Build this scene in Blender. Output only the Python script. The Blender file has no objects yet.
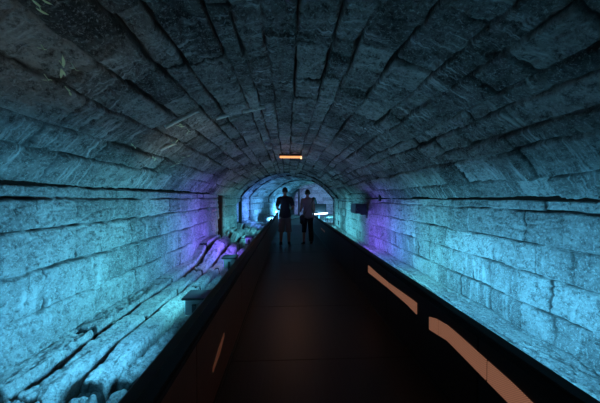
import bpy, bmesh, math, random
import numpy as np
from mathutils import Vector, Matrix, Euler
random.seed(7)
C = bpy.context.scene.collection
PI = math.pi
EYE = 1.45
FP = 270.0          # focal length in pixels of a 600 px wide frame

# ------------------------------------------------------------------ helpers
def tag(o, label=None, cat=None, group=None, kind=None):
    if label: o['label'] = label
    if cat: o['category'] = cat
    if group: o['group'] = group
    if kind: o['kind'] = kind
    return o
def thing(name, label, cat, loc=(0,0,0), rz=0, group=None):
    o = bpy.data.objects.new(name, None); C.objects.link(o)
    o.location = loc; o.rotation_euler = (0,0,rz); o.empty_display_size = .1
    return tag(o, label, cat, group)
def mobj(name, me, mat, parent=None):
    o = bpy.data.objects.new(name, me); C.objects.link(o)
    if mat: me.materials.clear(); me.materials.append(mat)
    if parent: o.parent = parent
    return o
def bobj(name, bm, mat, parent=None, smooth=False):
    me = bpy.data.meshes.new(name); bm.normal_update(); bm.to_mesh(me); bm.free()
    if smooth:
        for p in me.polygons: p.use_smooth = True
    return mobj(name, me, mat, parent)
def abox(bm, x0,x1,y0,y1,z0,z1, bev=0, rot=None):
    r = bmesh.ops.create_cube(bm, size=1)
    vs = r['verts']
    for v in vs:
        v.co = Vector(((x0+x1)/2+v.co.x*(x1-x0), (y0+y1)/2+v.co.y*(y1-y0), (z0+z1)/2+v.co.z*(z1-z0)))
    if rot:
        for v in vs: v.co = rot @ v.co
    if bev > 0:
        es = list({e for v in vs for e in v.link_edges})
        bmesh.ops.bevel(bm, geom=es, offset=bev, segments=2, affect='EDGES')
def box(x0,x1,y0,y1,z0,z1,bev=0,rot=None):
    bm = bmesh.new(); abox(bm,x0,x1,y0,y1,z0,z1,bev,rot); return bm
def acyl(bm, p0, p1, r0, r1=None, seg=16):
    r1 = r0 if r1 is None else r1
    p0, p1 = Vector(p0), Vector(p1); d = p1-p0
    M = Matrix.Translation((p0+p1)/2) @ d.to_track_quat('Z','Y').to_matrix().to_4x4()
    bmesh.ops.create_cone(bm, cap_ends=True, segments=seg, radius1=r0, radius2=r1, depth=d.length, matrix=M)
def cyl(p0,p1,r0,r1=None,seg=16):
    bm = bmesh.new(); acyl(bm,p0,p1,r0,r1,seg); return bm

# ------------------------------------------------------------------ numpy noise
def _h(ix, iy, seed):
    n = (ix.astype(np.int64)*374761393 + iy.astype(np.int64)*668265263 + seed*1442695041) & 0x7fffffff
    n = ((n ^ (n >> 13)) * 1274126177) & 0x7fffffff
    n = n ^ (n >> 16)
    return (n & 0xffff)/65535.0
def vnoise(x, y, seed=0):
    ix, iy = np.floor(x), np.floor(y); fx, fy = x-ix, y-iy
    fx = fx*fx*(3-2*fx); fy = fy*fy*(3-2*fy)
    a=_h(ix,iy,seed); b=_h(ix+1,iy,seed); c=_h(ix,iy+1,seed); d=_h(ix+1,iy+1,seed)
    return (a*(1-fx)+b*fx)*(1-fy)+(c*(1-fx)+d*fx)*fy
def fbm(x, y, seed=0, o=4):
    s=0; a=.5
    for k in range(o):
        s = s + a*(vnoise(x*2**k, y*2**k, seed+k*17)-.5); a*=.55
    return s
def sst(a,b,x):
    t=np.clip((x-a)/(b-a),0,1); return t*t*(3-2*t)

def masonry(S, Y, bounds, lmin, lmax, seed, jw=.02, jd=.035, wob=.012, rough=.012, off=.014, sharp=0.0, low=2.2, crk=.5, e2d=.55, cmin=.3, mid=1.0, cham=1.0):
    """height field, joint mask and block value of coursed rubble; S across, Y along the tunnel"""
    rs = np.random.RandomState(seed)
    Sw = S + wob*2*fbm(Y*1.6, S*.0+3, seed, 4) + wob*fbm(Y*6, S*6, seed+5, 3)
    bounds = np.array(bounds)
    ci = np.clip(np.searchsorted(bounds, Sw.ravel(), side='right').reshape(S.shape), 1, len(bounds)-1)
    lo, hi = bounds[ci-1], bounds[ci]
    d1 = np.minimum(Sw-lo, hi-Sw)
    inner = (d1*0+1)
    H = np.zeros_like(S); J = np.ones_like(S); B = np.zeros_like(S)
    nseg = 0
    for c in range(1, len(bounds)):
        m = ci == c
        if not m.any(): continue
        wdt = bounds[c]-bounds[c-1]
        ends=[Y.min()-1-rs.rand()*.5]
        while ends[-1] < Y.max()+1:
            ends.append(ends[-1] + lmin+(lmax-lmin)*rs.rand())
        ends=np.array(ends)
        y = Y[m]; s = Sw[m]
        yw = y + wob*1.2*fbm(s*5, y*5, seed+c, 3) + .05*(rs.rand()-.5)*(s-lo[m])
        bi = np.clip(np.searchsorted(ends, yw, side='right'),1,len(ends)-1)
        d2 = np.minimum(yw-ends[bi-1], ends[bi]-yw)
        u = (yw-ends[bi-1])/(ends[bi]-ends[bi-1])-.5
        v = (s-lo[m])/wdt-.5
        ra = rs.rand(len(ends)+1); rb = rs.rand(len(ends)+1)-.5; rc = rs.rand(len(ends)+1)-.5; rd = rs.rand(len(ends)+1)-.5
        jv = jw*(.45+1.3*vnoise(y*2.3, s*4, seed+31))      # joints vary in width
        e1 = sst(sharp, 1, d1[m]/jv); e2 = sst(sharp, 1, d2/(jv*.7))
        j = np.minimum(e1, e2)
        # rounded-corner feel
        cr=np.clip((vnoise(y*1.9, s*0+c*3.1, seed+77)+.35*vnoise(y*9,s*0+c,seed+78)-crk)*2.4,cmin,1.5); h = -jd*(1-e1)*cr; h = np.minimum(h, -jd*e2d*(1-e2)*(.4+.9*rd[bi]*2*.5+.4*ra[bi]))
        h = h + off*2*rd[bi] + .02*rb[bi]*u*2 + .02*rc[bi]*v*2
        h = h - cham*.012*np.clip(np.abs(v)*2-.6,0,1) - cham*.006*np.clip(np.abs(u)*2-.8,0,1)*2
        H[m]=h; J[m]=1-(1-j)*np.clip(cr*1.1,.15,1); B[m]=ra[bi]
    H = H + mid*rough*2*fbm(S*7, Y*7, seed+3, 4) + rough*.9*fbm(S*28, Y*28, seed+9, 3) + rough*low*fbm(S*1.3,Y*1.3,seed+13,2)
    # pits and chips
    p = vnoise(S*16, Y*11, seed+41); H = H - .016*sst(.80,.93,p)
    rg = 1-np.abs(2*vnoise(S*11+2*fbm(S*6,Y*6,seed+61,2), Y*8, seed+55)-1)
    rg2 = 1-np.abs(2*vnoise(S*27, Y*20, seed+56)-1)
    patch = sst(.3,.65,vnoise(S*1.9,Y*1.5,seed+57))*.75+.25
    H = H - patch*(rough*1.3*rg**4 + rough*.8*rg2**3)
    return H, J, B

def grid_obj(name, P, attrs, UV, mat, smooth=True):
    n, m = P.shape[:2]
    me = bpy.data.meshes.new(name)
    idx = np.arange(n*m).reshape(n,m)
    q = np.stack([idx[:-1,:-1], idx[:-1,1:], idx[1:,1:], idx[1:,:-1]], -1).reshape(-1,4)
    me.vertices.add(n*m); me.vertices.foreach_set('co', P.reshape(-1).astype(np.float32))
    me.loops.add(q.size); me.loops.foreach_set('vertex_index', q.reshape(-1).astype(np.int32))
    me.polygons.add(len(q)); me.polygons.foreach_set('loop_start', (np.arange(len(q))*4).astype(np.int32))
    me.polygons.foreach_set('loop_total', np.full(len(q),4,dtype=np.int32))
    me.update(calc_edges=True)
    for k, a in attrs.items():
        at = me.attributes.new(k, 'FLOAT', 'POINT'); at.data.foreach_set('value', a.reshape(-1).astype(np.float32))
    at = me.attributes.new('suv', 'FLOAT_VECTOR', 'POINT')
    V = np.concatenate([UV.reshape(-1,2), np.zeros((n*m,1))],1); at.data.foreach_set('vector', V.reshape(-1).astype(np.float32))
    me.polygons.foreach_set('use_smooth', np.ones(len(q),dtype=bool))
    me.validate()
    return mobj(name, me, mat)

# ------------------------------------------------------------------ materials
def newmat(name):
    m = bpy.data.materials.new(name); m.use_nodes = True
    nt = m.node_tree; return m, nt, nt.nodes['Principled BSDF']
def flat(name, col, rough=.5, metal=0, spec=.5, noise=0, nscale=30, bump=0):
    m, nt, b = newmat(name)
    b.inputs['Base Color'].default_value=(*col,1); b.inputs['Roughness'].default_value=rough
    b.inputs['Metallic'].default_value=metal; b.inputs['Specular IOR Level'].default_value=spec
    tc = nt.nodes.new('ShaderNodeTexCoord'); n = nt.nodes.new('ShaderNodeTexNoise')
    n.inputs['Scale'].default_value=nscale; n.inputs['Detail'].default_value=4
    nt.links.new(tc.outputs['Object'], n.inputs['Vector'])
    if noise:
        mp = nt.nodes.new('ShaderNodeMapRange'); mp.inputs['To Min'].default_value=1-noise; mp.inputs['To Max'].default_value=1+noise
        mx = nt.nodes.new('ShaderNodeVectorMath'); mx.operation='SCALE'; mx.inputs[0].default_value=col
        nt.links.new(n.outputs['Fac'], mp.inputs['Value']); nt.links.new(mp.outputs['Result'], mx.inputs['Scale'])
        nt.links.new(mx.outputs['Vector'], b.inputs['Base Color'])
    if bump:
        bp = nt.nodes.new('ShaderNodeBump'); bp.inputs['Strength'].default_value=bump; bp.inputs['Distance'].default_value=.01
        nt.links.new(n.outputs['Fac'], bp.inputs['Height']); nt.links.new(bp.outputs['Normal'], b.inputs['Normal'])
    return m
def emit(name, col, st):
    m, nt, b = newmat(name)
    b.inputs['Base Color'].default_value=(*col,1); b.inputs['Emission Color'].default_value=(*col,1); b.inputs['Emission Strength'].default_value=st
    return m

def stone(name, lo, hi, joint, streak=0.0, bump=.6, rough=.72, sx=3, sy=40):
    m, nt, b = newmat(name); N=nt.nodes; L=nt.links
    def node(t, **kw):
        n=N.new(t)
        for k,v in kw.items(): setattr(n,k,v)
        return n
    ab=node('ShaderNodeAttribute',attribute_name='blk'); aj=node('ShaderNodeAttribute',attribute_name='jnt'); au=node('ShaderNodeAttribute',attribute_name='suv')
    tc=node('ShaderNodeTexCoord')
    def noise(scale, det=6, rg=.62, vec=None):
        n=node('ShaderNodeTexNoise'); n.inputs['Scale'].default_value=scale; n.inputs['Detail'].default_value=det; n.inputs['Roughness'].default_value=rg
        L.new(vec or tc.outputs['Object'], n.inputs['Vector']); return n.outputs['Fac']
    def mr(x,a,b_,c,d):
        n=node('ShaderNodeMapRange'); L.new(x,n.inputs['Value'])
        for k,v in zip(('From Min','From Max','To Min','To Max'),(a,b_,c,d)): n.inputs[k].default_value=v
        return n.outputs['Result']
    def mth(op,x,y):
        n=node('ShaderNodeMath',operation=op)
        for i,v in enumerate((x,y)):
            if isinstance(v,(int,float)): n.inputs[i].default_value=v
            else: L.new(v,n.inputs[i])
        return n.outputs[0]
    def mix(f,a,b_,bt='MIX'):
        n=node('ShaderNodeMix',data_type='RGBA',blend_type=bt)
        for s,v in ((n.inputs[0],f),(n.inputs[6],a),(n.inputs[7],b_)):
            if isinstance(v,tuple): s.default_value=(*v,1)
            elif isinstance(v,(int,float)): s.default_value=v
            else: L.new(v,s)
        return n.outputs[2]
    n1=noise(4,5); n2=noise(15,12,.85); n3=noise(55,8,.8)
    base=mix(mth('MULTIPLY_ADD' if False else 'ADD', mth('MULTIPLY',ab.outputs['Fac'],.75), mr(n1,.3,.7,-.15,.35)), lo, hi)
    base=mix(mr(n2,.485,.60,0,.88), base, tuple(c*.25 for c in lo))
    base=mix(mr(n3,.53,.60,0,.45), base, tuple(min(1,c*1.6) for c in hi))
    mp=node('ShaderNodeMapping'); mp.inputs['Scale'].default_value=(sx,sy,1); L.new(au.outputs['Vector'],mp.inputs['Vector'])
    st=noise(1,4,.6,mp.outputs['Vector'])
    if streak:
        gate=mr(noise(2.3,2),.45,.62,0,1)
        f=mth('MULTIPLY',mth('MULTIPLY',mr(st,.5,.66,0,1),gate),streak)
        base=mix(f, base, tuple(min(.8,c*1.7) for c in hi))
    base=mix(mr(aj.outputs['Fac'],.15,.8,1,0), base, joint)
    L.new(base,b.inputs['Base Color'])
    b.inputs['Roughness'].default_value=rough; b.inputs['Specular IOR Level'].default_value=.45
    hsum=mth('ADD', mth('MULTIPLY',n2,1.0), mth('MULTIPLY',n3,.45))
    hsum=mth('ADD', hsum, mth('MULTIPLY',st,.5 if streak else .12))
    vo=node('ShaderNodeTexVoronoi'); vo.inputs['Scale'].default_value=38; L.new(tc.outputs['Object'],vo.inputs['Vector'])
    hsum=mth('ADD', hsum, mth('MULTIPLY',vo.outputs['Distance'],.5))
    bp=node('ShaderNodeBump'); bp.inputs['Strength'].default_value=bump; bp.inputs['Distance'].default_value=.04
    L.new(hsum,bp.inputs['Height']); L.new(bp.outputs['Normal'],b.inputs['Normal'])
    return m
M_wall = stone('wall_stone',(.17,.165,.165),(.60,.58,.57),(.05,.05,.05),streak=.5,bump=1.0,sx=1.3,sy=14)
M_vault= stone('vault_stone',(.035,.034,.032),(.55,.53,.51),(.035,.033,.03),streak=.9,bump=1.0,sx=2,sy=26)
M_ledge= stone('ledge_stone',(.34,.33,.33),(.66,.64,.62),(.02,.02,.02),streak=0,bump=1.0)
M_block= flat('dressed_stone',(.26,.25,.24),.8,noise=.6,nscale=9,bump=.8)
M_step_shade = flat('step_shade_dark',(.03,.03,.032),.85,noise=.4,bump=.4)  # dark colour painting the shade along the vault's step edges

# ------------------------------------------------------------------ tunnel shell
ys=[.2]
while ys[-1] < 24.0:
    y=ys[-1]; ys.append(y+max(.011,.011*(y/2.4)**1.35))
ys=np.array(ys)
HC=2.2; XC=.1; RISE=1.15; RR=(HC*HC+RISE*RISE)/(2*RISE); PH=math.asin(HC/RR)
def bend(Y): return np.where(Y<12,0,np.where(Y<17,.035*(Y-12)**2,.875+.35*(Y-17)))
def step_in(Y, y0, d, w=.05): return d*sst(y0, y0+w, Y)

# left wall: rows from the ledge up to the springing
zt, zb = 1.565, .02
s=np.arange(0, zt-zb+.0001, .011); S,Y=np.meshgrid(s,ys)
Z=zb+S
B_=[ -1, EYE-1.32-zb, EYE-.98-zb, EYE-.62-zb, EYE-.27-zb, EYE-.005-zb, zt-zb-.002, 5]
H,J,Bk=masonry(S,Y,B_,.42,1.0,11,jw=.015,jd=.055,rough=.021,wob=.022,sharp=.25,crk=.42)
H=H+step_in(Y,7.6,.06)
# doorway slit and arched niche cut back into the wall
slit=(sst(8.0,8.06,Y)*(1-sst(8.75,8.8,Y)))*(1-sst(1.62,1.66,Z)); H=H-.45*slit
cy=12.0; nz=1.02+.25*np.sqrt(np.clip(1-((Y-cy)/1.1)**2,0,1))
nich=(sst(10.9,10.98,Y)*(1-sst(13.0,13.1,Y)))*(1-sst(nz,nz+.04,Z)); H=H-.7*nich
P=np.stack([-2.1+H+bend(Y), Y, Z],-1)
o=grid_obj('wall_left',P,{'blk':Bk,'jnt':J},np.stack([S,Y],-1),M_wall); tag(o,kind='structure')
# right wall
zt2=1.435; s=np.arange(0, zt2-zb+.0001, .011); S,Y=np.meshgrid(s,ys); Z=zb+S
B_=[-1, EYE-1.30-zb, EYE-1.03-zb, EYE-.72-zb, EYE-.43-zb, EYE-.12-zb, zt2-zb-.002, 5]
H,J,Bk=masonry(S,Y,B_,.28,.62,23,jw=.012,jd=.045,rough=.018,wob=.016,sharp=.25,crk=.42)
H=H+step_in(Y,7.2,.09)
P=np.stack([2.3-H+bend(Y), Y, Z],-1)
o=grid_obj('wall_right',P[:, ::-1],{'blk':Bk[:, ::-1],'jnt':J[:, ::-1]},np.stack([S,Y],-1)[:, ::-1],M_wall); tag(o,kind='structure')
# vault
arc=2*PH*RR; s=np.linspace(0,arc,int(arc/.0125)); S,Y=np.meshgrid(s,ys)
rs=np.random.RandomState(4); nb=21; bb=[-.3]; w=np.array([.16+.20*rs.rand() for k in range(nb)]); w*=arc/w.sum(); cs=np.concatenate([[0],np.cumsum(w)])
B_=[-1]+list(cs[1:-1])+[arc+1]
H,J,Bk=masonry(S,Y,B_,.30,.75,37,jw=.017,jd=.048,off=.032,rough=.019,wob=.02,sharp=.35,crk=.38,e2d=1.2,cmin=.35,mid=.6,cham=.15)
H=H+step_in(Y,7.3,.07)-.03*(1-sst(0,.03,S))-.03*(1-sst(0,.03,arc-S))
ph=-PH+S/RR
X=XC+(RR-H)*np.sin(ph); Z=1.5+RISE-RR+(RR-H)*np.cos(ph)-.03*(X-XC)
P=np.stack([X+bend(Y),Y,Z],-1)
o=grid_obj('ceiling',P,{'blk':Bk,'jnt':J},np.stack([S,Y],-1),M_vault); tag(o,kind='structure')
def vault_hit(px,py,off=0.0):
    dx=(px-288)/FP; dz=-(py-198)/FP
    t=1.0
    for i in range(4000):
        x,z=dx*t,EYE+dz*t
        zz=z+.03*(x-XC)-(1.5+RISE-RR)
        if math.hypot(x-XC,zz)>RR-off: break
        t+=.005
    n=Vector((-(x-XC),0,-zz)).normalized()
    return Vector((x,t,z)), n

# left ledge of long rough slabs
M_=np.meshgrid(np.arange(.60,2.16,.0105),ys); S,Y=M_
B_=[-1,1.0,1.285,1.57,1.87,4]
H,J,Bk=masonry(S,Y,B_,.8,2.2,51,jw=.055,jd=.2,wob=.03,rough=.028,off=.014,mid=.3,sharp=.5,cham=0,low=.8,crk=-.1,e2d=.25)
base=.125+.02*(S>1.87)
t1=sst(5.7,6.9,Y)*(1-sst(7.75,7.85,Y)); t2=sst(8.4,9.0,Y)*(1-sst(10.2,10.3,Y)); t3=sst(10.9,11.6,Y)*(1-sst(13.4,13.5,Y))
lift=(.28*t1+.24*t2+.22*t3)*sst(1.15,1.95,S)
H=H-.05*(vnoise(Y*3.1,S*2,90)>.86)
P=np.stack([-S+bend(Y),Y,base+H+lift],-1)
o=grid_obj('stone_ledge',P[:, ::-1],{'blk':Bk[:, ::-1],'jnt':J[:, ::-1]},np.stack([S,Y],-1)[:, ::-1],M_ledge); tag(o,'ledge of long rough stone slabs with dark gaps along the left wall',kind='structure')
# right ledge
S,Y=np.meshgrid(np.arange(1.20,2.36,.012),ys)
H,J,Bk=masonry(S,Y,[-1,1.62,2.05,4],.35,.7,61,jw=.02,jd=.03,wob=.02,rough=.014,off=.012)
P=np.stack([S+bend(Y),Y,.15+H],-1)
o=grid_obj('stone_ledge',P,{'blk':Bk,'jnt':J},np.stack([S,Y],-1),M_ledge); tag(o,'narrow rough stone ledge between the dark parapet and the right wall',kind='structure')

# end wall
S,Y2=np.meshgrid(np.arange(-2.2,2.45,.03),np.arange(0,2.75,.03))
H,J,Bk=masonry(Y2,S,[-1,.3,.6,.9,1.2,1.5,1.8,2.1,2.4,5],.4,.8,71,jw=.03)
P=np.stack([S+3.19,23.6-H,Y2],-1)
o=grid_obj('wall_back',P,{'blk':Bk,'jnt':J},np.stack([S,Y2],-1),M_wall); tag(o,kind='structure')

# solid dark rings (trim_n) standing in for shade at the vault's steps
def shade_ring(name, y0, y1, d0, d1, mat):
    bx=float(bend(np.array(y0)))
    bm=bmesh.new(); n=48; rows=[]
    pts=[]
    def ring(in_, y):
        L=[]
        for k in range(-1,n+2):
            kk=min(max(k,0),n); ph=-PH+2*PH*kk/n
            d=-.05 if not in_ else d0+(d1-d0)*abs(math.sin(ph)/math.sin(PH))**2
            r=RR-d; x=XC+r*math.sin(ph)
            if in_: x=XC+(HC-d1+.05)*math.sin(ph)/math.sin(PH)
            z=1.5+RISE-RR+r*math.cos(ph)-.03*(x-XC)
            if k in (-1,n+1): z=.05
            L.append(Vector((x+bx,y,z)))
        return L
    R=[[bm.verts.new(v) for v in ring(d,y)] for d,y in ((0,y0),(1,y0),(1,y1),(0,y1))]
    for a in range(3):
        for k in range(len(R[0])-1):
            bm.faces.new((R[a][k],R[a][k+1],R[a+1][k+1],R[a+1][k]))
    o=bobj(name,bm,mat); return tag(o,kind='structure')
shade_ring('trim_1',11.8,11.9,.09,.14,M_step_shade)
shade_ring('trim_2',13.7,13.8,.09,.14,M_step_shade)
shade_ring('trim_3',16.9,17.0,.09,.14,M_step_shade)

# ------------------------------------------------------------------ walkway
M_floor,nt,b=newmat('dark_walkway_boards')
tc=nt.nodes.new('ShaderNodeTexCoord'); mp=nt.nodes.new('ShaderNodeMapping'); mp.inputs['Scale'].default_value=(60,2.0,1)
ns=nt.nodes.new('ShaderNodeTexNoise'); ns.inputs['Scale'].default_value=1; ns.inputs['Detail'].default_value=5
nt.links.new(tc.outputs['Object'],mp.inputs['Vector']); nt.links.new(mp.outputs['Vector'],ns.inputs['Vector'])
cr=nt.nodes.new('ShaderNodeValToRGB'); cr.color_ramp.elements[0].color=(.012,.009,.008,1); cr.color_ramp.elements[1].color=(.035,.024,.020,1)
nt.links.new(ns.outputs['Fac'],cr.inputs['Fac']); nt.links.new(cr.outputs['Color'],b.inputs['Base Color'])
b.inputs['Roughness'].default_value=.42; b.inputs['Specular IOR Level'].default_value=.35
bp=nt.nodes.new('ShaderNodeBump'); bp.inputs['Strength'].default_value=.35; bp.inputs['Distance'].default_value=.003
nt.links.new(ns.outputs['Fac'],bp.inputs['Height']); nt.links.new(bp.outputs['Normal'],b.inputs['Normal'])
M_brown = flat('dark_brown_panel',(.11,.05,.032),.38,noise=.5,nscale=7,bump=.1)
M_black = flat('black_panel',(.012,.010,.010),.5,noise=.4,nscale=7)
M_cap   = flat('black_rail',(.006,.006,.007),.7,spec=.25)
M_steel = flat('painted_steel',(.30,.31,.31),.5,metal=.1)
M_kick = flat('dull_metal_strip',(.03,.028,.026),.4,metal=.5)
M_dark  = flat('black_metal',(.015,.015,.017),.45)
WL, WR, WE = -.52, 1.13, 14.4
bm=bmesh.new(); y=0.0
while y < WE-.01:                                     # transverse deck panels of one walkway
    y2=min(y+1.2,WE); abox(bm,WL,WR,y+.003,y2-.003,-.06,0,.002); y=y2
abox(bm,WL,WR,0,WE,-.12,-.062)
tag(bobj('floor',bm,M_floor),kind='structure')
bm=box(-2.2,5.8,WE+.0,23.9,-.1,.02,0); tag(bobj('floor',bm,M_block),kind='structure')

def amber_light_mat():  # amber light on the parapet, painted as emission in a dot pattern
    m,nt,b=newmat('painted_amber_light'); N=nt.nodes; L=nt.links
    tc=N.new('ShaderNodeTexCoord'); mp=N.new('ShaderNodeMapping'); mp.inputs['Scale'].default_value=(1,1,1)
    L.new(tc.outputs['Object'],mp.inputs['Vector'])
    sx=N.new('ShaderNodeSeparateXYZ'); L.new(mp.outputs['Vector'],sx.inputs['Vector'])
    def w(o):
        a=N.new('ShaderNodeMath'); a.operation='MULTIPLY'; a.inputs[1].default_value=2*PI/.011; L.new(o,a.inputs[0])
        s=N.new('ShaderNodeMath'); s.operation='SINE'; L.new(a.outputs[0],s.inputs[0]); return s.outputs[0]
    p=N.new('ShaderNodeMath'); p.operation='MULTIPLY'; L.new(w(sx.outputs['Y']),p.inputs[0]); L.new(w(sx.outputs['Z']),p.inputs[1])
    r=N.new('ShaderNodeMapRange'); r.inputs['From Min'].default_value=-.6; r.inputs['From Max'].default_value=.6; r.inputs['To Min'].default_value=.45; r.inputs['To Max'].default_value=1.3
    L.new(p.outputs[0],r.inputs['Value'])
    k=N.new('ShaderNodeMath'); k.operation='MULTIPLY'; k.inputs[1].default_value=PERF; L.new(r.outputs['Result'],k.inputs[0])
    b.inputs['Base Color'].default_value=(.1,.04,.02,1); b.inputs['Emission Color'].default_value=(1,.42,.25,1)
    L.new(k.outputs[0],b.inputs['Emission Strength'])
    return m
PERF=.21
M_amber_light=amber_light_mat()
M_amber_light_dim=emit('painted_amber_dim',(1,.36,.18),.022)  # fainter amber light on the panels, also painted as emission

def parapet(side, label):
    sgn = -1 if side=='l' else 1
    x0 = WL if side=='l' else WR
    t = thing('walkway_parapet', label, 'parapet', (x0,0,0), 0, None)
    a = lambda u: sgn*u
    y=0.05; k=0
    pm = M_brown if side=='l' else M_black
    while y < WE-.1:
        y2=min(y+1.5, WE)
        bm=box(min(a(.0),a(.05)),max(a(.0),a(.05)),y+.004,y2-.004,-.12,.62,.003)
        p=bobj('side_panel',bm,pm,t); y=y2
    bm=box(min(a(-.012),a(.075)),max(a(-.012),a(.075)),.05,WE,.62,.67,.012); bobj('handrail',bm,M_cap,t)
    bm=box(min(a(-.012),a(.0)),max(a(-.012),a(.0)),.05,WE,.0,.035,.003); bobj('kick_strip',bm,M_kick,t)
    return t
PLt=parapet('l','dark brown panelled parapet with black rail on the left of the walkway')
PRt=parapet('r','black parapet with amber light painted as glowing mesh strips on the right of the walkway')

def light_patch(parent, pts_top, pts_bot, x, mat, name='amber_patch'):
    """a thin emissive strip standing in for amber light, with a curved outline: pts are (y,z)"""
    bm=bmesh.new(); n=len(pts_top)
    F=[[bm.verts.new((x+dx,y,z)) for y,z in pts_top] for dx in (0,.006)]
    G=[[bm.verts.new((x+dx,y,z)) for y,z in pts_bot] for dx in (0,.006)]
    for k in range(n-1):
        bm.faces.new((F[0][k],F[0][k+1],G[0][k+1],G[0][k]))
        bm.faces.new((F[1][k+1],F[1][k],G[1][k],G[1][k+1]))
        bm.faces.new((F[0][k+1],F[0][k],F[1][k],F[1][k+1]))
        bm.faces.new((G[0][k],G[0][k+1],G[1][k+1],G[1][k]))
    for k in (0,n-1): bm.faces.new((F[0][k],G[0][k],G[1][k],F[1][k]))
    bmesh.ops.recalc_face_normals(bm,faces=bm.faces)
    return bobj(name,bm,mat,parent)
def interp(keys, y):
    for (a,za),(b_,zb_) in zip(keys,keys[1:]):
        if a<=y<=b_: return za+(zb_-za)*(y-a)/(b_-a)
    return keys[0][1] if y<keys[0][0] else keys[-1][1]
def patch_run(parent, x, top, bot, seams, mat):
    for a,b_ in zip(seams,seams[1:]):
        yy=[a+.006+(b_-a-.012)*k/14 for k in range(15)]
        light_patch(parent,[(y,interp(top,y)) for y in yy],[(y,interp(bot,y)) for y in yy],x,mat)
sx=-.0065
patch_run(PRt,sx,[(.9,.47),(1.15,.50),(1.29,.52),(1.47,.53),(1.7,.545),(1.85,.55),(2.0,.53),(2.10,.50)],
        [(.9,.38),(1.1,.39),(1.29,.40),(1.47,.412),(1.7,.43),(1.85,.44),(1.97,.42),(2.10,.40)],[.9,1.47,1.965,2.10],M_amber_light)
patch_run(PRt,sx,[(2.30,.53),(2.4,.528),(2.96,.50),(3.4,.498),(3.74,.505)],
        [(2.30,.43),(2.5,.442),(2.96,.435),(3.4,.42),(3.74,.405)],[2.30,2.96,3.74],M_amber_light)
patch_run(PRt,sx,[(8.2,.44),(9.2,.44)],[(8.2,.39),(9.2,.40)],[8.2,9.2],M_amber_light_dim)
patch_run(PLt,.0005,[(1.86,.28),(2.05,.34),(2.2,.36)],[(1.86,.25),(2.05,.27),(2.2,.33)],[1.86,2.2],M_amber_light_dim)
# small marker lamps
M_white=emit('white_lamp',(.9,.95,1),6)
def marker(x,y,z,lab,mat):
    bm=bmesh.new(); acyl(bm,(0,0,0),(0,0,.05),.045,.04,14); t=thing('marker_lamp',lab,'lamp',(x,y,z))
    bobj('lamp_body',bm,M_dark,t); bm=bmesh.new(); acyl(bm,(0,0,.05),(0,0,.12),.036,.03,14); bobj('lamp_lens',bm,mat,t)
marker(-.60,13.6,.67,'small white lamp glowing on the far end of the left rail',M_white)
M_amb=emit('warm_lamp',(1,.35,.15),1.4)

# ------------------------------------------------------------------ cable trough and floodlights on the left ledge
bm=bmesh.new(); abox(bm,-.09,.0,.2,14.0,0,.02,.003); abox(bm,-.09,-.083,.2,14.0,.02,.13,.002); abox(bm,-.007,0,.2,14,.02,.13,.002)
o=bobj('cable_trough',bm,M_steel); o.location=(-.75,0,.31); tag(o,'pale metal cable trough running behind the left parapet','cable trough')
LENS={}
def flood(x,y,z,rz,label,lens,sc=1.0):
    t=thing('floodlight',label,'floodlight',(x,y,z),rz,None)
    bobj('housing',box(-.10*sc,.10*sc,-.12*sc,.12*sc,.03*sc,.19*sc,.01),M_steel,t)
    bobj('visor',box(-.13*sc,.115*sc,-.135*sc,.135*sc,.192*sc,.215*sc,.004),M_dark,t)
    bobj('lens',box(-.105*sc,-.098*sc,-.10*sc,.10*sc,.05*sc,.17*sc,.0),lens,t)
    bm=bmesh.new(); abox(bm,-.02*sc,.02*sc,-.14*sc,-.122*sc,-.06,.15*sc); abox(bm,-.02*sc,.02*sc,.122*sc,.14*sc,-.06,.15*sc); abox(bm,-.05*sc,.05*sc,-.14*sc,.14*sc,-.06,-.04)
    bobj('bracket',bm,M_dark,t)
    return t
M_lc=emit('cyan_lens',(.1,.7,1),2.0); M_lp=emit('violet_lens',(.3,.15,1),2.0)
flood(-.98,2.98,.19,0,'boxy floodlight with black visor on the left ledge nearest the camera',M_lc)
flood(-1.0,4.75,.22,0,'boxy floodlight in violet light on the left ledge behind the nearest one',M_lp)
flood(-1.0,7.1,.24,0,'boxy floodlight beside the raised slabs further down the left ledge',M_lc)

# ------------------------------------------------------------------ stone-fixed objects
# ceiling light
p,n=vault_hit(290.5,157)
t=thing('ceiling_light','slim orange glowing light fitting hung under the dark vault above the walkers','ceiling light',(.065,7.15,2.535))
bobj('fitting_body',box(-.30,.30,-.05,.05,.02,.07,.01),M_dark,t)
bobj('diffuser',box(-.285,.285,-.055,.045,-.03,.018,.01),emit('orange_diffuser',(1,.42,.16),1.1),t)
bobj('lamp_end',box(.262,.30,-.06,.05,-.055,.018,.01),emit('pale_orange_end',(1,.6,.35),1.6),t)
for xx in (-.2,.2): bobj('hanger',cyl((xx,0,.06),(xx,0,.14),.008),M_dark,t)
# projector box on right wall
t=thing('projector','dark boxy projector bracketed to the right wall','projector',(1.97,7.45,1.03))
bobj('case',box(-.16,.14,-.30,.30,0,.24,.012),M_dark,t)
bobj('lid_plate',box(-.17,.15,-.31,.31,.24,.262,.004),M_dark,t)
bobj('lens',cyl((-.10,-.30,.12),(-.10,-.35,.12),.05,.045,20),M_dark,t)
bm=bmesh.new(); abox(bm,.05,.235,-.03,.03,-.05,-.002); abox(bm,.205,.235,-.06,.06,-.14,.05); bobj('wall_bracket',bm,M_dark,t)
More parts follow.
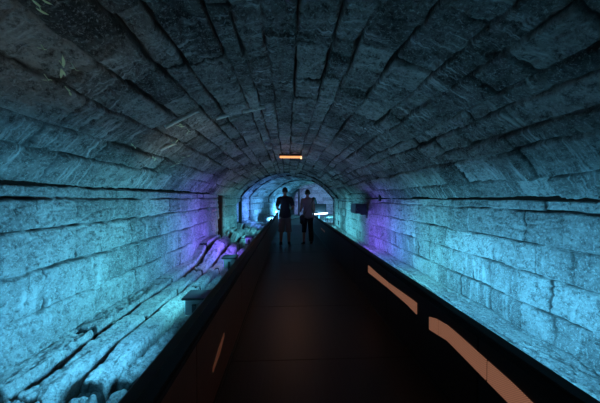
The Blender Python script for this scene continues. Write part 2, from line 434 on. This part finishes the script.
# small dark box set over a dark mark on the right wall
t=thing('dark_wall_box','tiny dark box high on the right wall beyond the projector glow','lamp',(2.28,6.55,1.43))
bobj('lamp_body',box(-.05,.0,-.05,.05,-.06,.09,.01),M_dark,t); bobj('box_cap',box(-.06,.0,-.06,.06,.09,.105,.003),M_dark,t)

# far barrier, lights, door
t=thing('metal_barrier','dark metal barrier crossing the far end of the tunnel on the right','barrier',(1.75,15.2,.02))
bm=bmesh.new(); abox(bm,-.65,.42,-.03,.03,.65,1.10,.01); bobj('barrier_panel',bm,M_dark,t)
for xx in (-.6,.0,.38): bobj('post',box(xx-.03,xx+.03,-.03,.03,0,.65),M_dark,t)
t=thing('light_tube','bright white light tube lying below the far barrier','light tube',(1.85,14.9,.54))
bobj('tube',cyl((-.62,.0,0),(.35,.1,.06),.035),emit('white_tube',(.55,.8,1),9),t)
for xx in (-.6,.33): bobj('tube_foot',box(xx-.02,xx+.02,0,.06,-.52,.0),M_dark,t)
t=thing('door_frame_dummy','x','x') ; bpy.data.objects.remove(t)
o=bobj('door_1',box(.50,.58,20.3,21.6,.02,2.1,.01,Matrix.Translation((.30,0,0))),flat('dark_door',(.04,.02,.018),.5)); tag(o,kind='structure')
hd=bobj('door_handle',cyl((.87,20.5,1.05),(.93,20.5,1.05),.02),M_steel,o)
t=thing('slit_shade','dark brown upright added for the shade in the slit of the left wall','post',(-2.2,8.66,.12))
bm=bmesh.new(); abox(bm,-.12,.12,-.05,.05,0,1.60,.008); bobj('upright',bm,flat('slit_shade_brown',(.045,.022,.014),.8,noise=.5,bump=.5),t)  # dark upright added in the slit where only shade falls
bobj('upright_band',box(-.125,.125,-.055,.055,1.2,1.26,.002),M_dark,t)
# rock on far right
def rock(name, loc, sc, label, mat, seed, cat='rock'):
    bm=bmesh.new(); bmesh.ops.create_icosphere(bm,subdivisions=4,radius=1)
    co=np.array([v.co[:] for v in bm.verts])
    d=1+.55*fbm(co[:,0]*1.3+seed+co[:,2],co[:,1]*1.3+co[:,2]*1.7,seed,4)
    for v,k in zip(bm.verts,d):
        v.co=Vector((v.co.x*sc[0]*k,v.co.y*sc[1]*k,max(v.co.z*k,-.55)*sc[2]))
    o=bobj(name,bm,mat,None,True); o.location=loc; return tag(o,label,cat)
M_rock=flat('rough_rock',(.16,.15,.14),.85,noise=.5,nscale=8,bump=.8)
rock('boulder',(1.6,16.2,.40),(.24,.24,.95),'tall dark rock standing beyond the far barrier',flat('dark_rock',(.03,.035,.035),.9,noise=.4,bump=.5),3)
rock('boulder',(-1.0,15.3,.2),(.38,.5,.30),'low rough rock at the far end of the left ledge',M_rock,9)

# fern shapes on vault, pale green and leaf-shaped
M_leaf=flat('pale_green_fleck',(.85,.95,.66),.5,spec=.5,noise=.2)
def leafmesh(seed, L, nleaf):
    rnd=random.Random(seed); bm=bmesh.new()
    for k in range(nleaf):
        ang=rnd.uniform(-.7,.7)+ (PI if k%2 else 0); l=L*rnd.uniform(.5,1.0); w=l*rnd.uniform(.08,.13)
        ox,oy=rnd.uniform(-.2,.2)*L,rnd.uniform(-.2,.2)*L
        prev=None
        for i in range(6):
            t=i/5; ww=w*math.sin(PI*min(1,t*.95+.04)); cx=l*t; zz=-.0+.25*l*t-.3*l*t*t+.012
            c,s=math.cos(ang),math.sin(ang)
            row=[]
            for q,dz in ((-1,0),(0,.3*ww),(1,0)):
                X_,Y_=cx,q*ww
                row.append(bm.verts.new((ox+X_*c-Y_*s,oy+X_*s+Y_*c,zz+dz)))
            if prev:
                for j in range(2): bm.faces.new((prev[j],prev[j+1],row[j+1],row[j]))
            prev=row
    r=bmesh.ops.solidify(bm,geom=bm.faces[:],thickness=.0015)
    acyl(bm,(0,0,-.03),(0,0,.02),.003,.002,6)
    me=bpy.data.meshes.new('leaf_shape'); bm.to_mesh(me); bm.free(); me.materials.append(M_leaf); return me
flecks=[(48,3,.05,2,'topmost left, at the photo edge'),(50,13,.06,2,'just under the topmost one'),(53,52,.04,2,'above the longest one'),(71,69,.085,3,'longest one of the left group'),
 (82,71,.035,2,'to the right of the longest one'),(57,82,.035,2,'below and left of the longest one'),(76,93,.06,2,'lowest of the left group'),
 (183,125,.10,4,'biggest clump of the farther group'),(190,131,.07,3,'just below the largest clump'),(137,146,.06,2,'midway between the two groups'),
 (175,143,.09,3,'on a pale streaked block below the clump'),(157,158,.09,3,'low down left of the violet glow'),(188,156,.10,3,'beside the violet glow'),
 (178,163,.12,3,'brightest one over the violet glow'),(208,159,.10,2,'nearest the slit in the wall'),(218,168,.10,2,'smallest far one near the arch')]
for i,(px,py,L,nl,w) in enumerate(flecks):
    p,n=vault_hit(px,py,.0)
    me=leafmesh(i+5,L*1.15,nl)
    o=bpy.data.objects.new('pale_fleck',me); C.objects.link(o)
    o.location=p+n*.012; o.rotation_mode='QUATERNION'; o.rotation_quaternion=n.to_track_quat('Z','Y') @ Euler((0,0,random.uniform(-.5,1.2))).to_quaternion()
    tag(o,'pale green fern of leaf shape on the vault, '+w,'fleck','fern shapes on the vault')
# mineral streaks
M_calc=flat('white_deposit',(.75,.76,.74),.5,noise=.2,bump=.4)
def deposit(p0,p1,w,label):
    a,n=vault_hit(*p0); b_,n2=vault_hit(*p1); bm=bmesh.new(); d=b_-a; K=14
    side=d.cross(n).normalized(); prev=None
    for i in range(K+1):
        t=i/K; ww=w*(.35+.9*random.random())*math.sin(PI*(t*.92+.04)); c=a+d*t; 
        row=[bm.verts.new(c+side*ww*q+n*h) for q,h in ((-1,-.02),(-.6,.010),(0,.024),(.6,.012),(1,-.02))]
        if prev:
            for j in range(4): bm.faces.new((prev[j],prev[j+1],row[j+1],row[j]))
            bm.faces.new((prev[4],prev[0],row[0],row[4]))
        else: bm.faces.new(row[::-1])
        prev=row
    bm.faces.new(prev)
    o=bobj('mineral_deposit',bm,M_calc,None,True); tag(o,label,'mineral deposit','mineral deposits on the vault')
deposit((243,113),(265,108),.014,'thin white mineral crust along a joint left of the crown, right-hand piece')
deposit((217,120),(230,116),.02,'wider white mineral crust left of the crown, left-hand piece')
deposit((168,129),(200,112),.012,'long white mineral crust above the fern clump')
deposit((163,151),(178,144),.02,'short pale mineral crust below the fern clump')

# ------------------------------------------------------------------ people
def skin(name, pts, edges, mat, parent, root=0, sub=2, xf=None, post=None):
    me=bpy.data.meshes.new(name+'_src'); me.from_pydata([p[0] for p in pts],edges,[])
    o=bpy.data.objects.new(name+'_src',me); C.objects.link(o)
    m=o.modifiers.new('s','SKIN'); m.use_smooth_shade=True
    for i,p in enumerate(pts):
        r=p[1]; r=(r,r) if not isinstance(r,tuple) else r
        me.skin_vertices[0].data[i].radius=r
        me.skin_vertices[0].data[i].use_root=(i==root)
    s=o.modifiers.new('u','SUBSURF'); s.levels=sub; s.render_levels=sub
    dg=bpy.context.evaluated_depsgraph_get(); ev=o.evaluated_get(dg)
    nm=bpy.data.meshes.new_from_object(ev); nm.name=name
    bpy.data.objects.remove(o)
    for p in nm.polygons: p.use_smooth=True
    return mobj(name,nm,mat,parent)
def chain(pts):
    return pts,[(i,i+1) for i in range(len(pts)-1)]
M_skin=flat('skin',(.36,.20,.15),.55)
M_hair=flat('dark_hair',(.012,.009,.008),.6,bump=.4,nscale=80)
def head(bm, cz, w=.075, d=.095, h=.115, face=1):
    vs=bmesh.ops.create_icosphere(bm,subdivisions=3,radius=1)['verts']
    for v in vs:
        x,y,z=v.co; 
        k=1-.22*max(0,-z)                      # narrower jaw
        fy=y*d*(1 if y<0 else 1.0)
        if face*y>0:
            if abs(x)<.22 and -.35<z<.12: fy+=face*.022*(1-abs(x)/.22)*(1-abs(z+.15)/.28 if abs(z+.15)<.28 else 0)   # nose
            if .05<abs(x)*1<.5 and .0<z<.28: fy-=face*.010                                                         # eye sockets
            if abs(x)<.35 and -.62<z<-.45: fy+=face*.006                                                           # lips
        v.co=Vector((x*w*k,fy,cz+z*h))
    for s in (-1,1):
        vs=bmesh.ops.create_icosphere(bm,subdivisions=2,radius=1)['verts']
        for v in vs: v.co=Vector((s*(w+.004)+v.co.x*.012,v.co.y*.02-.005,cz-.005+v.co.z*.032))
def hand(bm_pts,wr,dirv,side):
    pass
def person(name,label,x,y,rz,H,female=False):
    t=thing(name,label,'person',(x,y,0),rz); k=H/1.75
    sh=.185 if not female else .155; hp=.085
    V=lambda a,b_,c: (a*k,b_*k,c*k)
    pts=[(V(0,0,.95),(.155*k,.11*k))]; E=[]
    def add(prev,p,r):
        pts.append((V(*p),(r[0]*k,r[1]*k) if isinstance(r,tuple) else r*k)); E.append((prev,len(pts)-1)); return len(pts)-1
    a=add(0,(0,0,1.10),(.13 if not female else .115,.10)); a=add(a,(0,0,1.28),(.15 if not female else .13,.105)); ch=add(a,(0,0,1.40),(.14 if not female else .12,.09))
    nk=add(ch,(0,.01,1.50),.055); nk=add(nk,(0,.02,1.575),.052)
    for s in (-1,1):
        u=add(ch,(s*sh,0,1.42),.062)
        e=add(u,(s*(sh+.055),.0,1.13),.043)
        if female and s>0: w_=add(e,(s*(sh+.05),.06,.90),.028); fd=(0,.02,-.09)
        elif female: w_=add(e,(s*(sh+.03),.20,1.05),.028); fd=(.0,.08,.02)
        else: w_=add(e,(s*(sh-.03),.22,1.08),.030); fd=(-s*.05,.07,.02)
        wp=pts[w_][0]; wx,wy,wz=[c/k for c in wp]
        pm=add(w_,(wx+fd[0]*.7,wy+fd[1]*.7,wz+fd[2]*.7),(.032,.018))
        px_,py_,pz_=[c/k for c in pts[pm][0]]
        for q in range(4):
            off=(q-1.5)*.018; L=[.8,.95,.9,.72][q]
            f1=add(pm,(px_+fd[0]*.6*L+(off if abs(fd[1])>.05 else 0),py_+fd[1]*.6*L+(off if abs(fd[1])<.05 else 0),pz_+fd[2]*.6*L-.004),.0085)
            add(f1,(px_+fd[0]*1.0*L+(off if abs(fd[1])>.05 else 0),py_+fd[1]*1.0*L+(off if abs(fd[1])<.05 else 0),pz_+fd[2]*1.0*L-.018),.0075)
        th=add(w_,(wx+fd[0]*.6-s*.032,wy+fd[1]*.6,wz+fd[2]*.6+.012),.010); add(th,(wx+fd[0]*1.1-s*.04,wy+fd[1]*1.1,wz+fd[2]*1.1+.012),.009)
    for s in (-1,1):
        h_=add(0,(s*hp,0,.86),(.095,.10)); kn=add(h_,(s*(hp+.02),.015,.50),.058); cf=add(kn,(s*(hp+.03),-.015,.34),.056); an=add(cf,(s*(hp+.035),-.02,.09),.036)
        hl=add(an,(s*(hp+.035),-.02,.045),.036); add(hl,(s*(hp+.055),.13,.03),(.035,.022))
    body=skin('body',pts,E,M_skin,t)
    bm=bmesh.new(); bm.from_mesh(body.data); hb=bmesh.new(); head(hb,1.64*k,.074*k,.093*k,.112*k)
    tmp=bpy.data.meshes.new('h'); hb.to_mesh(tmp); hb.free(); bm.from_mesh(tmp); bm.to_mesh(body.data); bm.free()
    for p in body.data.polygons: p.use_smooth=True
    # hair cap
    bm=bmesh.new(); vs=bmesh.ops.create_icosphere(bm,subdivisions=3,radius=1)['verts']
    for v in vs:
        x_,y_,z_=v.co
        lim=-.35 if y_<.2 else .45
        z_=max(z_,lim); v.co=Vector((x_*.083*k,y_*.101*k-.006*k,(1.648+z_*.121)*k))
    if female:
        acyl(bm,(0,-.10*k,1.70*k),(0,-.13*k,1.72*k),.035,.02,12)
        vs=bmesh.ops.create_icosphere(bm,subdivisions=2,radius=.042*k)['verts']
        for v in vs: v.co+=Vector((0,-.095*k,1.71*k))
    bobj('hair',bm,M_hair,t,True)
    return t,k,sh,hp
def garment(name, t, mat, keep, off, thick=.004):
    body=[c for c in t.children if c.name.startswith('body')][0]
    bm=bmesh.new(); bm.from_mesh(body.data); bm.normal_update()
    kill=[f for f in bm.faces if not keep(f.calc_center_median())]
    bmesh.ops.delete(bm,geom=kill,context='FACES'); bm.normal_update()
    mv=[(v,v.co+v.normal*off(v.co)) for v in bm.verts]
    for v,c in mv: v.co=c
    bmesh.ops.smooth_vert(bm,verts=bm.verts[:],factor=.3,use_axis_x=True,use_axis_y=True,use_axis_z=False)
    seen=set(); isl=[]
    for f in bm.faces:
        if f in seen: continue
        st=[f]; seen.add(f); g=[]
        while st:
            a=st.pop(); g.append(a)
            for e in a.edges:
                for b2 in e.link_faces:
                    if b2 not in seen: seen.add(b2); st.append(b2)
        isl.append(g)
    isl.sort(key=len,reverse=True)
    dead=[f for g in isl[1:] for f in g]
    if dead: bmesh.ops.delete(bm,geom=dead,context='FACES')
    o=bobj(name,bm,mat,t,True); m=o.modifiers.new('cloth','SOLIDIFY'); m.thickness=thick; m.offset=0
    return o
# man
t,k,sh,hp=person('person','person in a dark t-shirt and pale knee-length shorts, standing with their back turned',-.09,8.15,0,1.76)
M_navy=flat('dark_tshirt',(.012,.013,.022),.85,bump=.3,nscale=25); M_short=flat('mauve_grey_shorts',(.24,.17,.16),.85,bump=.3,nscale=25)
garment('shirt',t,M_navy,lambda c:.88<c.z<1.49 and c.y<.13 and (abs(c.x)<.185 or c.z>1.21),lambda c:.016 if c.z>1.0 else .028)
garment('shorts',t,M_short,lambda c:.43<c.z<.93 and abs(c.x)<.24,lambda c:.018+.03*max(0,(.75-c.z)/.33))
def shoes(t,k,hp,mat,hi=.16):
    for s in (-1,1):
        pts=[((s*(hp+.035)*k,-.035*k,hi),.045),((s*(hp+.035)*k,-.035*k,.075),.046),((s*(hp+.04)*k,.03*k,.050),(.044,.042)),((s*(hp+.055)*k,.14*k,.036),(.044,.032)),((s*(hp+.06)*k,.185*k,.034),(.036,.028))]
        skin('shoe',pts,[(0,1),(1,2),(2,3),(3,4)],mat,t)
M_shoe=flat('black_shoe',(.012,.012,.013),.5)
shoes(t,k,hp,M_shoe)
# woman
t,k,sh,hp=person('person','person with tied-up hair in a dusky mauve top and dark trousers, walking beside a companion',.60,8.30,.12,1.70,True)
M_top=flat('dusky_mauve_top',(.30,.17,.17),.8,bump=.3,nscale=25); M_tr=flat('dark_trousers',(.016,.015,.022),.85,bump=.3)
garment('top',t,M_top,lambda c:.84<c.z<1.43 and c.y<.125 and (abs(c.x)<.16 or c.z>1.24),lambda c:.014)
garment('trousers',t,M_tr,lambda c:(.12 if c.x>0 else .40)<c.z<.96 and abs(c.x)<.17,lambda c:.012+.018*max(0,(.7-c.z)/.5))
shoes(t,k,hp,M_shoe,.12)
# dark sash-like shoulder bag
tb=thing('shoulder_bag','black shoulder bag slung across the back of the person in the mauve top','bag',(.60,8.30,0),.12)
bm=bmesh.new(); abox(bm,-.27,-.13,-.24,-.15,.66,.95,.03); bobj('bag_body',bm,M_dark,tb,True)
bm=bmesh.new(); prev=None
path=[(.15,.02,1.445),(.165,-.06,1.43),(.13,-.115,1.36),(.03,-.135,1.20),(-.07,-.14,1.05),(-.13,-.15,.93)]
for i,c in enumerate(path):
    c=Vector(c); w=.05
    row=[bm.verts.new(c+Vector((-.6*w,0,-.8*w))),bm.verts.new(c+Vector((.6*w,0,.8*w)))]
    if prev: bm.faces.new((prev[0],prev[1],row[1],row[0]))
    prev=row
bmesh.ops.solidify(bm,geom=bm.faces[:],thickness=.008); bobj('strap',bm,M_dark,tb,True)

# ------------------------------------------------------------------ lights
def area(x,y,z,tx,ty,tz,sx,sy,col,pw,spread=150):
    l=bpy.data.lights.new('wash_fill_light','AREA'); l.shape='RECTANGLE'; l.size=sx; l.size_y=sy; l.color=col; l.energy=pw; l.spread=math.radians(spread)
    o=bpy.data.objects.new('wash_fill_light',l); C.objects.link(o); o.location=(x,y,z)
    d=Vector((tx-x,ty-y,tz-z)); q=d.to_track_quat('-Z','Y'); o.rotation_mode='QUATERNION'
    o.rotation_quaternion=q; return o
CY=(.115,.60,1.0); TE=(.13,.74,.95); BL=(.10,.32,1.0); VI=(.20,.13,1.0); WA=(1.0,.35,.15)
LW=1.75; FILL=2.0
def L_left(y,col,pw,tz=.55): 
    a=area(-.86,y,.52,-2.1,y,tz,.8,.06,col,pw*LW,130)
    return a
def L_right(y,col,pw,tz=.5): return area(1.27,y,.48,2.3,y,tz,.8,.06,col,pw*LW,130)
for y,c,pw in ((.9,CY,11),(2.2,CY,13),(3.4,TE,11),(4.5,CY,6),(5.6,BL,6),(6.5,VI,12),(8.9,TE,6),(10.8,TE,6),(12.6,BL,7)): L_left(y,c,pw)
for y,c,pw in ((.9,CY,10),(2.1,CY,11),(3.2,CY,9),(4.3,TE,9),(5.5,BL,7),(6.7,VI,9),(8.6,TE,5),(9.8,TE,9),(12.0,TE,7)): L_right(y,c,pw)
for yy in (1.0,3.0,5.0,7.5,10.5):                       # added fill without fittings, lifting the vault and upper walls
    area(-.72,yy,.60,-1.0,yy,2.4,1.0,.05,(.55,.82,1.0),FILL*(.45 if yy==1 else 1),170); area(1.26,yy,.60,1.4,yy,2.4,1.0,.05,(.40,.80,1.0),FILL*(.3 if yy==1 else .75),170)
def spot(x,y,z,tx,ty,tz,ang,col,pw):
    l=bpy.data.lights.new('added_spot','SPOT'); l.energy=pw; l.color=col; l.spot_size=math.radians(ang); l.spot_blend=1; l.shadow_soft_size=.03
    o=bpy.data.objects.new('added_spot',l); C.objects.link(o); o.location=(x,y,z); o.rotation_mode='QUATERNION'; o.rotation_quaternion=Vector((tx-x,ty-y,tz-z)).to_track_quat('-Z','Y')
for (px,py,yo,pw,an) in ((62,50,.5,11,42),(180,142,.6,15,46)):  # added spots without fittings, lifting the pale flecks and the stone around
    q_,_n=vault_hit(px,py); spot(-.62,q_.y-yo,.70,q_.x,q_.y,q_.z,an,(.88,.97,.85),pw)
# the chamber beyond the dark rings
area(-1.2,12.8,.45,-2.0,13.2,1.4,.4,.1,BL,32); area(-.8,14.9,.3,-1.7,15.5,1.2,.5,.2,(.1,.45,1),85); area(-.1,17.8,.3,-1.0,18.6,1.2,.5,.3,(.1,.5,1),75)
area(1.6,15.0,.3,2.7,15.6,1.0,.5,.3,CY,70); area(2.4,18.0,.3,3.4,18.6,1.1,.5,.3,TE,140); area(2.2,20.6,.3,2.4,23.6,1.5,.5,.3,(.25,.35,1),55)
# warm glow close to the slit and between slabs
area(-1.5,7.9,.45,-2.1,8.3,1.3,.1,.1,WA,1.0)
area(-1.2,5.2,.42,-1.7,5.6,.2,.1,.1,WA,.5)
# warm lamp light falling on the walkway
area(.1,7.15,2.45,.3,5.0,0,.5,.08,(1,.45,.25),2.4)
for yy,ll in ((1.5,1.0),(3.0,1.3)): area(1.11,yy,.47,0,yy+.5,.35,ll,.08,(1,.40,.22),.9,170)  # added warm lights beside the amber patches, tinting the left parapet

w=bpy.data.worlds.new('World'); bpy.context.scene.world=w; w.use_nodes=True
w.node_tree.nodes['Background'].inputs['Color'].default_value=(.10,.30,.40,1)
w.node_tree.nodes['Background'].inputs['Strength'].default_value=.02

# ------------------------------------------------------------------ camera
cd=bpy.data.cameras.new('Camera'); cam=bpy.data.objects.new('Camera',cd); C.objects.link(cam)
cd.sensor_width=36; cd.lens=FP/600*36; cd.clip_start=.02
cam.location=(0,0,EYE)
cam.rotation_euler=(PI/2-math.atan(3.5/FP),0,-math.atan(12/FP))
bpy.context.scene.camera=cam
vs=bpy.context.scene.view_settings
vs.view_transform='Standard'; vs.look='None'; vs.gamma=1; vs.use_curve_mapping=False; vs.exposure=0.0
